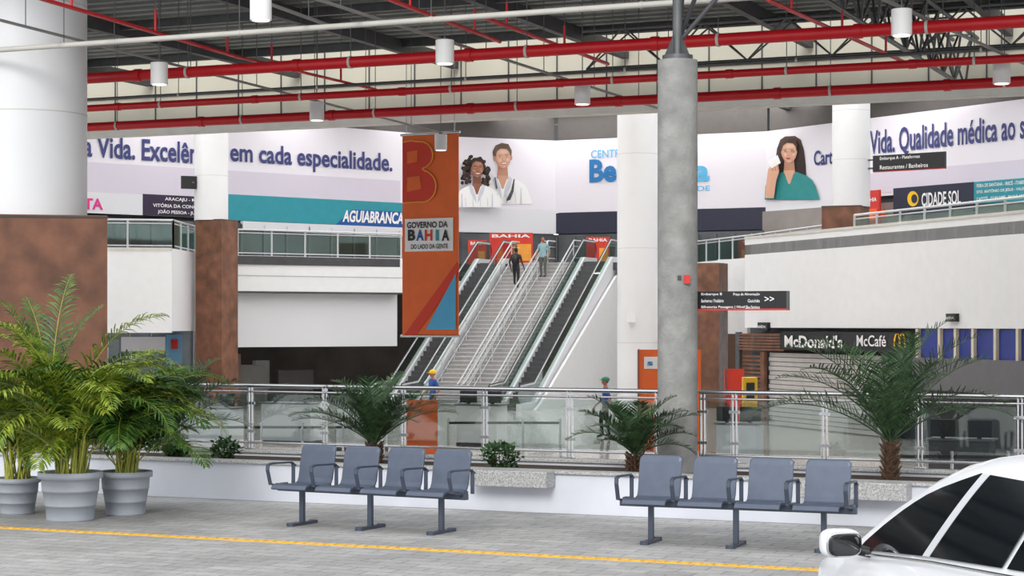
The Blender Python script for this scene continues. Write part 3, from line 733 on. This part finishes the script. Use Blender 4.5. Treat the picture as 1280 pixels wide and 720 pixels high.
pM=Plane((G2.x,G2.y+0.6),(G3.x,G3.y+0.6)); mb=MB()
pM.rz(mb,925,1345,HF,2.0,darkg,-0.4,0.3)
pM.rect(mb,987,1150,415,439,black,0.35,0.3); pM.text(mb,"McDonald's",994,1067,419,435,wtxt,0.38,0.03); pM.text(mb,'McCafé',1085,1122,419,433,wtxt,0.38,0.01)
for k in (0,1):
    cxx=1136.2+k*6.4
    pts=[(cxx-3.6,434),(cxx-3.2,424),(cxx-1.6,418),(cxx,417),(cxx+1.6,418),(cxx+3.2,424),(cxx+3.6,434)]
    for (x0,y0),(x1,y1) in zip(pts,pts[1:]): pM.poly(mb,[(x0-0.9,y0),(x0+0.9,y0),(x1+0.9,y1),(x1-0.9,y1)],yellowp,0.385)
for i in range(6): pM.rect(mb,931,987,417+i*3.7,419.5+i*3.7,brown,0.2,0.15)
for i in range(14): pM.rect(mb,930,957,444+i*5,447+i*5,brown,0.1,0.1)
pM.rect(mb,926,931,415,540,steeld,0.2,0.1); pM.rect(mb,957,962,440,545,brown,0.2,0.1); 
for i in range(22): pM.rect(mb,962,1110,443+i*6.0,448.2+i*6.0,M('shutter_slat',(196,192,190),0.5,var=0.06),0.0+0.03*(i%2),0.06)
pM.rect(mb,1110,1118,440,575,darkg,0.2,0.1)
pM.rect(mb,1152,1345,412,450,M('blue_shopfront',(46,60,140),0.5,var=0.15),0.1)
for x in(1152,1180,1200,1222,1250,1278,1300): pM.rect(mb,x,x+3,411,451,M('cream_post',(214,206,180),0.5),0.2)
pM.rect(mb,1150,1345,450,492,M('grey_counter',(104,104,108),0.5),0.25)
mb.build('restaurant_front')
for px,py in((957,408),(1193,397)):
    mb=MB(); pR.rect(mb,px-6,px+6,py-5,py+5,black,0.12,0.12); pR.text(mb,'SAÍDA',px-5,px+5,py-2,py+2,wtxt,0.14,0.02); mb.build('exit_sign')

def board(px0,px1,y0,D,mat,txt=None,name='notice_board'):
    pl=PD(px0,D,px1,D); mb=MB(); zt=pl.z(px0,y0); pl.rz(mb,px0,px1,HF,zt,mat,0,0.1)
    pl.rz(mb,px0+1,px0+2,HF,zt+0.02,steeld,0.05,0.12)
    if txt:
        pl.rect(mb,px0+8,px1-6,y0+9,y0+24,wtxt,0.02); pl.text(mb,txt,px0+12,px1-10,y0+13,y0+20,blue,0.04,0.03)
    mb.build(name)
board(797,876,437,50,orange,'s i t a b')
board(906,930,461,52,orange2)
board(505,547,500,46,orange)
def counter(px0,px1,D,h,mat,name='service_counter',top=True,z0=None):
    a=W(px0,CY,D); b=W(px1,CY,D); mb=MB(); c=(a+b)/2; L=(b-a).length
    mb.box((c.x,c.y,HF+h/2),(L,0.7,h),mat,RG); mb.box((c.x,c.y,HF+h+0.02),(L+0.1,0.8,0.04),steeld,RG)
    mb.box((c.x,c.y,HF+0.05),(L+0.02,0.72,0.1),darkg,RG)
    if top:
        for k in (-0.3,0.3):
            d=UV(L*k,-0.1); mb.box((c.x+d.x,c.y+d.y,HF+h+0.24),(0.5,0.05,0.34),black,RG); mb.box((c.x+d.x,c.y+d.y,HF+h+0.06),(0.08,0.08,0.1),black,RG)
    mb.build(name,0.01)
counter(240,300,50,1.1,adgrey); counter(330,400,53,1.1,adgrey); counter(425,480,50,1.1,white); counter(575,630,52,1.1,white); counter(900,950,44,1.0,adgrey); counter(1165,1240,38,1.0,darkg)
counter(608,704,36,0.62,redsign,'display_plinth',False); counter(718,765,37,0.6,black,'display_plinth',False); counter(470,560,35,0.40,orange,'display_plinth',False)
counter(250,330,37,0.55,M('blue_grey_laminate',(150,164,176),0.4),'display_plinth',False); counter(350,440,38,0.5,darkg,'display_plinth',False); counter(985,1080,33,0.5,M('warm_grey_laminate',(150,142,136),0.4),'display_plinth',False)
# queue barrier posts in the hall
def barrier(px0,px1,D,n=5):
    a=W(px0,CY,D); b=W(px1,CY,D); a.z=b.z=HF; mb=MB(); P=[a.lerp(b,i/(n-1)) for i in range(n)]
    for p in P: mb.cyl(p,p+Vector((0,0,0.03)),0.17,darkg,n=16); mb.cyl(p,p+Vector((0,0,0.98)),0.03,steel,n=10)
    for p,q in zip(P,P[1:]): 
        for z in(0.85,): mb.extr([p+Vector((0,0,z)),q+Vector((0,0,z)),q+Vector((0,0,z+0.06)),p+Vector((0,0,z+0.06))],Vector((0,0.004,0)),btxt)
    mb.build('queue_barrier')
barrier(225,480,45,6); barrier(560,700,47,4); barrier(1120,1260,35,3)
mb=MB(); c=W(937,CY,46); mb.box((c.x,c.y,HF+0.1),(0.35,0.35,0.2),steeld); mb.box((c.x,c.y,HF+0.75),(0.1,0.1,1.2),steeld); mb.box((c.x,c.y,0.45),(0.34,0.34,0.75),yellowp); mb.box((c.x,c.y-0.18,0.5),(0.2,0.04,0.4),black); mb.build('pay_phone',0.02)

# ---------------------------------------------------------------- hanging banner
hb=Plane((W(503,CY,42.9)[:2]),(W(573,CY,42.2)[:2])); mb=MB()
zt=hb.z(538,167); zb=hb.z(538,420)
hb.rz(mb,503,573,zb,zt,orange,0,0.02)
def thick(pts,wd,mat,e):
    for (x0,y0),(x1,y1) in zip(pts,pts[1:]):
        l=math.hypot(x1-x0,y1-y0); 
        if l<0.01: continue
        nx,ny=-(y1-y0)/l*wd,(x1-x0)/l*wd
        hb.poly(mb,[(x0+nx,y0+ny),(x1+nx,y1+ny),(x1-nx,y1-ny),(x0-nx,y0-ny)],mat,e)
Bs=[(504,254),(504,178),(515,176)]+[(526+16*math.cos(a),194+17*math.sin(a)) for a in [math.radians(k) for k in range(-100,91,15)]]
Bs+= [(528+18*math.cos(a),233+20*math.sin(a)) for a in [math.radians(k) for k in range(-80,101,15)]]+[(504,254)]
hb.poly(mb,Bs,orange2,0.03); thick(Bs[1:],0.8,gold,0.036)
hb.poly(mb,[(510,190),(523,188),(523,202),(510,205)],orange,0.04); hb.poly(mb,[(510,222),(526,220),(528,236),(510,240)],orange,0.04)
hb.rect(mb,507,567,273,314,wtxt,0.03)
hb.text(mb,'GOVERNO DA',510,561,277,285,btxt,0.045,0.03)
cols=[btxt,azul,orange2,teal,btxt]
for i,ch in enumerate('BAHIA'):
    if ch=='I': hb.text(mb,ch,514+i*10.6,518+i*10.6,287,301,cols[i],0.045,0.05)
    else: hb.text(mb,ch,511+i*10.6,520.5+i*10.6,287,301,cols[i],0.045,0.05)
hb.text(mb,'DO LADO DA GENTE',515,561,305,311,btxt,0.045,0.02)
hb.poly(mb,[(570.5,342),(570.5,412),(533,412)],skyblue,0.03); hb.poly(mb,[(573,326),(573,345),(520,419),(506,419)],orange2,0.026)
a=hb.xy(501);b=hb.xy(575)
for z in(zt,zb): mb.cyl(Vector((a.x,a.y,z)),Vector((b.x,b.y,z)),0.03,steel,n=8)
for px in(508,568):
    p=hb.xy(px); mb.cyl(Vector((p.x,p.y,zt)),Vector((p.x,p.y,8.0)),0.01,steel,n=6)
p=hb.xy(504); q=hb.xy(572); mb.cyl(Vector((p.x-2,p.y,8.0)),Vector((q.x+2,q.y,8.0)),0.02,steeld,n=6)
mb.build('hanging_banner')

def dsign(px0,px1,y0,y1,D0,D1,lines,mount):
    pl=Plane(W(px0,CY,D0)[:2],W(px1,CY,D1)[:2]); mb=MB(); z0=pl.z((px0+px1)/2,y1);z1=pl.z((px0+px1)/2,y0)
    pl.rz(mb,px0,px1,z0,z1,black,0,0.12); pl.rz(mb,px0,px1,z0-0.0,z0+0.02,redsign,0.004,0.128)
    for i,(t,xa,xb) in enumerate(lines):
        k,tot=t[1],t[2]; ya=y0+(y1-y0)*(k+0.25)/tot; yb=y0+(y1-y0)*(k+0.75)/tot; pl.text(mb,t[0],xa,xb,ya,yb,wtxt,0.01,0.01)
    p=pl.xy(px0); q=Vector(mount); 
    for z in(z0+(z1-z0)*0.25,z0+(z1-z0)*0.75): mb.cyl(Vector((p.x,p.y,z)),Vector((q.x,q.y,z)),0.03,steeld,n=8)
    mb.build('direction_sign')
dsign(872,983,364,388,22.6,22.1,[(('Embarque B',0,3),877,903),(('Banheiros / Fraldário',1,3),877,905),(('Bilheterias Passagens | Nível 2',2,3),877,935),(('Praça de Alimentação',0,3),917,950),(('Guichês',1,3),935,950),(('Caixas Eletrônicos',2,3),932,950),(('>>',0.3,2),956,968)],(CC.x,CC.y))
c4=W(1064,CY,66.7); dsign(1091,1181,192,213,66.2,64.5,[(('Embarque A - Plataformas',0,2),1100,1150),(('Restaurantes / Banheiros',1,2),1100,1160)],(c4.x,c4.y))
c2=W(264,CY,70.7); pl=Plane(W(227,CY,70)[:2],W(243,CY,70.2)[:2]); mb=MB(); pl.rect(mb,227,246,220,236,black,0,0.12); mb.cyl(pl.pt(240,228),Vector((c2.x,c2.y,pl.z(240,228))),0.03,steeld); mb.build('direction_sign')

# ---------------------------------------------------------------- people
def figure(pos,yaw,shirt,pants,skin,hr,stride=0.25,armb=0.2,ht=1.72,helmet=None,pack=None,step=0.0):
    k=ht/1.72; R=Matrix.Rotation(yaw,3,'Z'); O=Vector(pos)
    def T(x,y,z): return O+R@Vector((x,y,z))*k
    pts=[((0,0,0.94),0.14,None),((0,0,1.08),0.125,0),((0,0.01,1.25),0.15,1),((0,0,1.40),0.14,2),((0,0,1.50),0.06,3),((0,0.01,1.57),0.055,4),
     ((-0.10,0,0.88),0.10,0),((-0.11,stride*0.5+0.03,0.50+step*0.6),0.062,6),((-0.11,stride*0.5-0.04 if step==0 else stride*0.6,0.09+step),0.042,7),((-0.11,stride*0.5+0.14,0.04+step),0.038,8),
     ((0.10,0,0.88),0.10,0),((0.11,-stride*0.3+0.03,0.48),0.062,10),((0.11,-stride*0.5,0.09),0.042,11),((0.11,-stride*0.5+0.14,0.04),0.038,12),
     ((-0.19,0,1.40),0.062,3),((-0.25,-armb*0.5-0.03,1.13),0.045,14),((-0.25,armb*0.1,0.90),0.03,15),((-0.25,armb*0.1+0.03,0.84),0.028,16),
     ((0.19,0,1.40),0.062,3),((0.25,armb*0.3-0.03,1.13),0.045,18),((0.24,armb+0.08,0.92),0.03,19),((0.24,armb+0.11,0.86),0.028,20)]
    me=bpy.data.meshes.new('s'); me.from_pydata([Vector(p[0]) for p in pts],[(i,p[2]) for i,p in enumerate(pts) if p[2] is not None],[])
    ob=bpy.data.objects.new('s',me); bpy.context.scene.collection.objects.link(ob)
    sk=ob.modifiers.new('s','SKIN'); sk.use_smooth_shade=True
    for i,p in enumerate(pts):
        d=me.skin_vertices[0].data[i]; rr=p[1]
        d.radius=(rr*(1.15 if i in(0,1,2,3) else 1),rr*(0.75 if i in(0,1,2,3) else 1)); d.use_root=(i==0)
    ss=ob.modifiers.new('u','SUBSURF'); ss.levels=1; ss.render_levels=1
    dg=bpy.context.evaluated_depsgraph_get(); dg.update(); m2=bpy.data.meshes.new_from_object(ob.evaluated_get(dg))
    vs=[T(*v.co) for v in m2.vertices]; mb=MB(); mb.v+=vs
    for p in m2.polygons:
        c=p.center
        arm=abs(c.x)>0.205
        if c.z<0.08+0 or (c.z<0.08+step and c.x<0): m=rubber
        elif arm and c.z<1.16 : m=skin
        elif c.z>1.47: m=skin
        elif c.z>0.90: m=shirt
        else: m=pants
        mb.f.append(list(p.vertices)); mb.m.append(mb.mi(m)); mb.sm.append(True)
    bpy.data.objects.remove(ob); bpy.data.meshes.remove(m2)
    mb.ell(T(0,0.02,1.63),(0.075*k,0.092*k,0.112*k),skin,R=R); mb.ell(T(0,-0.005,1.66),(0.083*k,0.095*k,0.095*k),hr,R=R)
    mb.cyl(T(0,0.10,1.635),T(0,0.125,1.605),0.008*k,skin,r1=0.014*k,n=6)
    for s in(-1,1):
        mb.ell(T(s*0.03,0.103,1.64),(0.011,0.006,0.007),btxt,n=6,k=4,R=R); mb.ell(T(s*0.077,0.015,1.625),(0.012,0.02,0.03),skin,n=6,k=5,R=R)
    mb.ell(T(0,0.104,1.575),(0.024,0.008,0.008),orange2,n=6,k=4,R=R)
    if helmet: mb.ell(T(0,0,1.69),(0.105*k,0.125*k,0.085*k),helmet,R=R); mb.box(T(0,0.12,1.675),(0.16,0.1,0.012),helmet,R)
    if pack: mb.ell(T(0,-0.17,1.22),(0.14*k,0.09*k,0.22*k),pack,R=R)
    for s,yy,zz in((-1,armb*0.1+0.04,0.80),(1,armb+0.12,0.82)):
        x=s*0.245
        mb.ell(T(x,yy,zz+0.015),(0.02,0.04,0.045),skin,R=R)
        for j,l in enumerate((0.065,0.075,0.07,0.055)):
            y=yy+0.03-0.02*j; mb.cyl(T(x,y,zz-0.015),T(x-s*0.006,y,zz-0.015-l*0.55),0.009,skin,n=6); mb.cyl(T(x-s*0.006,y,zz-0.015-l*0.55),T(x-s*0.022,y,zz-0.015-l),0.008,skin,n=6)
        mb.cyl(T(x,yy+0.035,zz+0.01),T(x-s*0.01,yy+0.06,zz-0.035),0.010,skin,n=6)
    mb.build('person')
denim=M('trousers_dark',(34,34,42),0.8); shk=M('shirt_dark',(40,38,40),0.8); sb=M('shirt_pale_blue',(138,172,180),0.8); sblue=M('shirt_blue',(40,80,160),0.8); grn=M('helmet_green',(30,120,90),0.4); pc=M('trousers_grey',(96,98,92),0.8)
def onstair(px,py):
    best=None
    for i in range(N):
        v=SV0+(i+0.5)*RU; z=HF+(i+1)*RI; p=VP(px,v,z); y=CY-(z-H)*F/p.y
        if best is None or abs(y-py)<best[0]: best=(abs(y-py),p)
    return best[1]
p=onstair(645,359); figure(p,-TH,shk,denim,skin3,hair,stride=0.16,ht=1.74,pack=black,step=0.165)
p=onstair(679,348); figure(p,math.pi-TH,sb,pc,skin1,hair,stride=0.1,ht=1.70)
def onfloor(px,ytop,ht,*a,**k):
    D=(H-(HF+ht))*F/(ytop-CY); p=W(px,CY,D); p.z=HF; figure(p,*a,ht=ht,**k)
onfloor(541,464,1.75,2.0,sblue,denim,skin1,hair,helmet=yellowp)
onfloor(757,473,1.72,1.6,sblue,denim,skin1,hair,helmet=grn)

# ---------------------------------------------------------------- car
def car():
    PH=math.radians(10.5); fw=Vector((-math.sin(PH),math.cos(PH),0)); lf=Vector((-math.cos(PH),-math.sin(PH),0))
    a=W(1075,CY,10.1); O=a-fw*1.0-lf*0.82; O.z=0
    def T(x,y,z): return O+fw*x+lf*y+Vector((0,0,z))
    mb=MB()
    def interp(tab,x):
        for (x0,y0),(x1,y1) in zip(tab,tab[1:]):
            if x0<=x<=x1:
                t=(x-x0)/(x1-x0); return y0+(y1-y0)*t
        return tab[0][1] if x<tab[0][0] else tab[-1][1]
    roof=[(-1.95,1.06),(-1.75,1.18),(-1.5,1.31),(-1.2,1.40),(-0.8,1.45),(-0.3,1.465),(0.0,1.45),(0.25,1.395),(0.5,1.30),(0.75,1.165),(0.95,1.03),(1.1,0.92)]
    belt=[(-2.0,1.07),(0.0,0.97),(1.1,0.89)]
    hood=[(-2.05,1.0),(-1.95,1.06),(0.0,0.98),(1.05,0.90),(1.5,0.86),(1.85,0.76),(2.02,0.60)]
    wid=[(-2.05,0.66),(-1.9,0.78),(-1.5,0.85),(0,0.865),(1.2,0.87),(1.7,0.82),(1.95,0.72),(2.02,0.60)]
    xs=[-2.05,-1.95,-1.8,-1.6,-1.3,-1.0,-0.6,-0.2,0.2,0.6,0.9,1.1,1.3,1.5,1.7,1.85,1.95,2.02]
    secs=[]
    for x in xs:
        w=interp(wid,x); h=interp(hood,x)
        half=[(0,0.22),(w*0.85,0.22),(w*0.95,0.30),(w,0.45),(w*1.0,0.62),(w*0.985,h*0.82),(w*0.965,h-0.05),(w*0.92,h-0.01),(w*0.7,h+0.01),(0,h+0.03)]
        sec=half+[(-y,z) for y,z in half[-2:0:-1]]
        secs.append([T(x,y,z) for y,z in sec])
    L=len(secs[0]); vs=[p for s in secs for p in s]
    fs=[(i*L+k,i*L+(k+1)%L,(i+1)*L+(k+1)%L,(i+1)*L+k) for i in range(len(secs)-1) for k in range(L)]
    fs+=[tuple(range(L)),tuple(range((len(secs)-1)*L,len(secs)*L))[::-1]]
    mb.add(vs,fs,carp,True)
    def ys(z): 
        t=max(0,(z-0.92)/0.56); return 0.825-0.24*t-0.06*t**3
    gx=sorted(set([x for x,_ in roof]+[-1.0,-0.55,-0.1,0.13,0.38,0.62,0.85,1.02]))
    secs=[]
    for x in gx:
        zr=interp(roof,x); zb=min(interp(belt,x)-0.06,zr-0.01)
        half=[(ys(0.92)-0.005,zb)]
        for t in(0.25,0.5,0.75,0.92): z=zb+(zr-zb)*t; half.append((ys(z),z))
        half+=[(ys(zr)-0.05,zr+0.012),(ys(zr)*0.6,zr+0.03),(0,zr+0.04)]
        sec=half+[(-y,z) for y,z in half[-2::-1]]
        secs.append([T(x,y,z) for y,z in sec])
    L=len(secs[0]); vs=[p for s in secs for p in s]
    mb.add(vs,[(i*L+k,i*L+k+1,(i+1)*L+k+1,(i+1)*L+k) for i in range(len(secs)-1) for k in range(L-1)],carp,True)
    def xroof(z,front=True):
        rng=[0.0+i*0.01 for i in range(112)] if front else [-0.5-i*0.01 for i in range(150)]
        for x in rng:
            if interp(roof,x)-0.07<z: return x
        return rng[-1]
    def window(xb0,xb1,lean0=0,lean1=0,front=False,rear=False,sgn=1,mat=carglass,e=0.012,zhi=1.39):
        rows=10; vs=[]
        for r in range(rows+1):
            t=r/rows; 
            zA=interp(belt,xb0)+0.02; zB=interp(belt,xb1)+0.02
            xa=xb0+lean0*t; xb=xb1+lean1*t
            z0=zA+(zhi-zA)*t; z1=zB+(zhi-zB)*t
            if front: xa=min(xa,xroof(z0,True)-0.02)
            if rear: xb=max(xb,xroof(z1,False)+0.02)
            for q in range(5):
                s=q/4; x=xa+(xb-xa)*s; z=z0+(z1-z0)*s
                z=min(z,interp(roof,x)-0.06); vs.append(T(x,sgn*(ys(z)+e),z))
        fs=[(r*5+q,r*5+q+1,(r+1)*5+q+1,(r+1)*5+q) for r in range(rows) for q in range(4)]
        mb.add(vs,fs,mat,True)
    ln=-0.22
    for sg in(1,-1):
        window(0.98,0.18,lean1=ln,front=True,sgn=sg); window(0.10,-0.66,lean0=ln,lean1=-0.12,sgn=sg); window(-0.71,-1.4,lean0=-0.12,lean1=0.25,rear=True,sgn=sg)
        window(0.18,0.10,lean0=ln,lean1=ln,sgn=sg,mat=M('b_pillar',(200,203,208),0.4),e=0.014)
        pts=[T(x,sg*(ys(0.93)+0.03),interp(belt,x)+0.0) for x in (1.0,0.5,0,-0.5,-1.0,-1.5)]; mb.tube(pts,0.008,chrome,n=6)
        c=T(0.88,sg*0.975,0.965); Rm=Matrix((fw,lf,Vector((0,0,1)))).transposed()
        mb.ell(c,(0.07,0.105,0.075),carp,n=28,k=18,R=Rm,pw=0.6)
        mb.ell(c-fw*0.066-Vector((0,0,0.003)),(0.01,0.088,0.058),carglass,n=28,k=18,R=Rm,pw=0.6)
        mb.ell(c-fw*0.060,(0.012,0.096,0.066),chrome,n=28,k=18,R=Rm,pw=0.6)
        mb.cyl(T(0.85,sg*0.82,0.915),T(0.88,sg*0.91,0.935),0.028,black,n=10)
        for hx in(0.0,-0.95): mb.tube([T(hx,sg*0.868,0.80),T(hx+0.03,sg*0.895,0.805),T(hx+0.17,sg*0.895,0.805),T(hx+0.2,sg*0.868,0.80)],0.012,carp,n=8)
        for wx in(1.3,-1.25):
            c=T(wx,sg*0.80,0.31); mb.cyl(c-lf*sg*0.10,c+lf*sg*0.075,0.31,tyre,n=36); mb.cyl(c+lf*sg*0.07,c+lf*sg*0.082,0.21,alloy,n=30)
            for k in range(5):
                t=k*2*math.pi/5; q=fw*math.cos(t)+Vector((0,0,math.sin(t))); mb.cyl(c+lf*sg*0.085,c+lf*sg*0.088+q*0.2,0.022,alloy,n=8)
        mb.ell(T(-1.95,sg*0.66,0.82),(0.07,0.13,0.09),tail,R=Rm); mb.ell(T(1.85,sg*0.62,0.64),(0.12,0.13,0.07),chrome,R=Rm)
    for tab in([(0.28,1.388),(0.5,1.30),(0.75,1.165),(0.95,1.03)],[(-1.25,1.39),(-1.5,1.31),(-1.75,1.18),(-1.88,1.10)]):
        vs=[]
        for x,z in tab:
            w=ys(z)-0.12
            for s in(-1,-0.5,0,0.5,1): vs.append(T(x+(0.01 if x>0 else -0.01),w*s,z+0.048-0.018*abs(s)))
        mb.add(vs,[(i*5+k,i*5+k+1,(i+1)*5+k+1,(i+1)*5+k) for i in range(len(tab)-1) for k in range(4)],carglass,True)
    mb.box(T(-2.07,0,0.42),(1.2,0.04,0.2),black,Matrix.Rotation(PH,3,'Z')); mb.box(T(2.03,0,0.40),(1.0,0.03,0.14),black,Matrix.Rotation(PH,3,'Z'))
    mb.build('car')
car()

# ---------------------------------------------------------------- light
w=bpy.data.worlds.new('sky'); sc.world=w; w.use_nodes=True; nt=w.node_tree; bg=nt.nodes['Background']
bg.inputs['Color'].default_value=(0.96,0.98,1.0,1); bg.inputs['Strength'].default_value=1.4
s=bpy.data.lights.new('sun','SUN'); s.energy=1.5; s.angle=math.radians(18); s.color=(1,0.97,0.92)
so=bpy.data.objects.new('sun',s); so.rotation_euler=(math.radians(62),0,math.radians(-14)); sc.collection.objects.link(so)
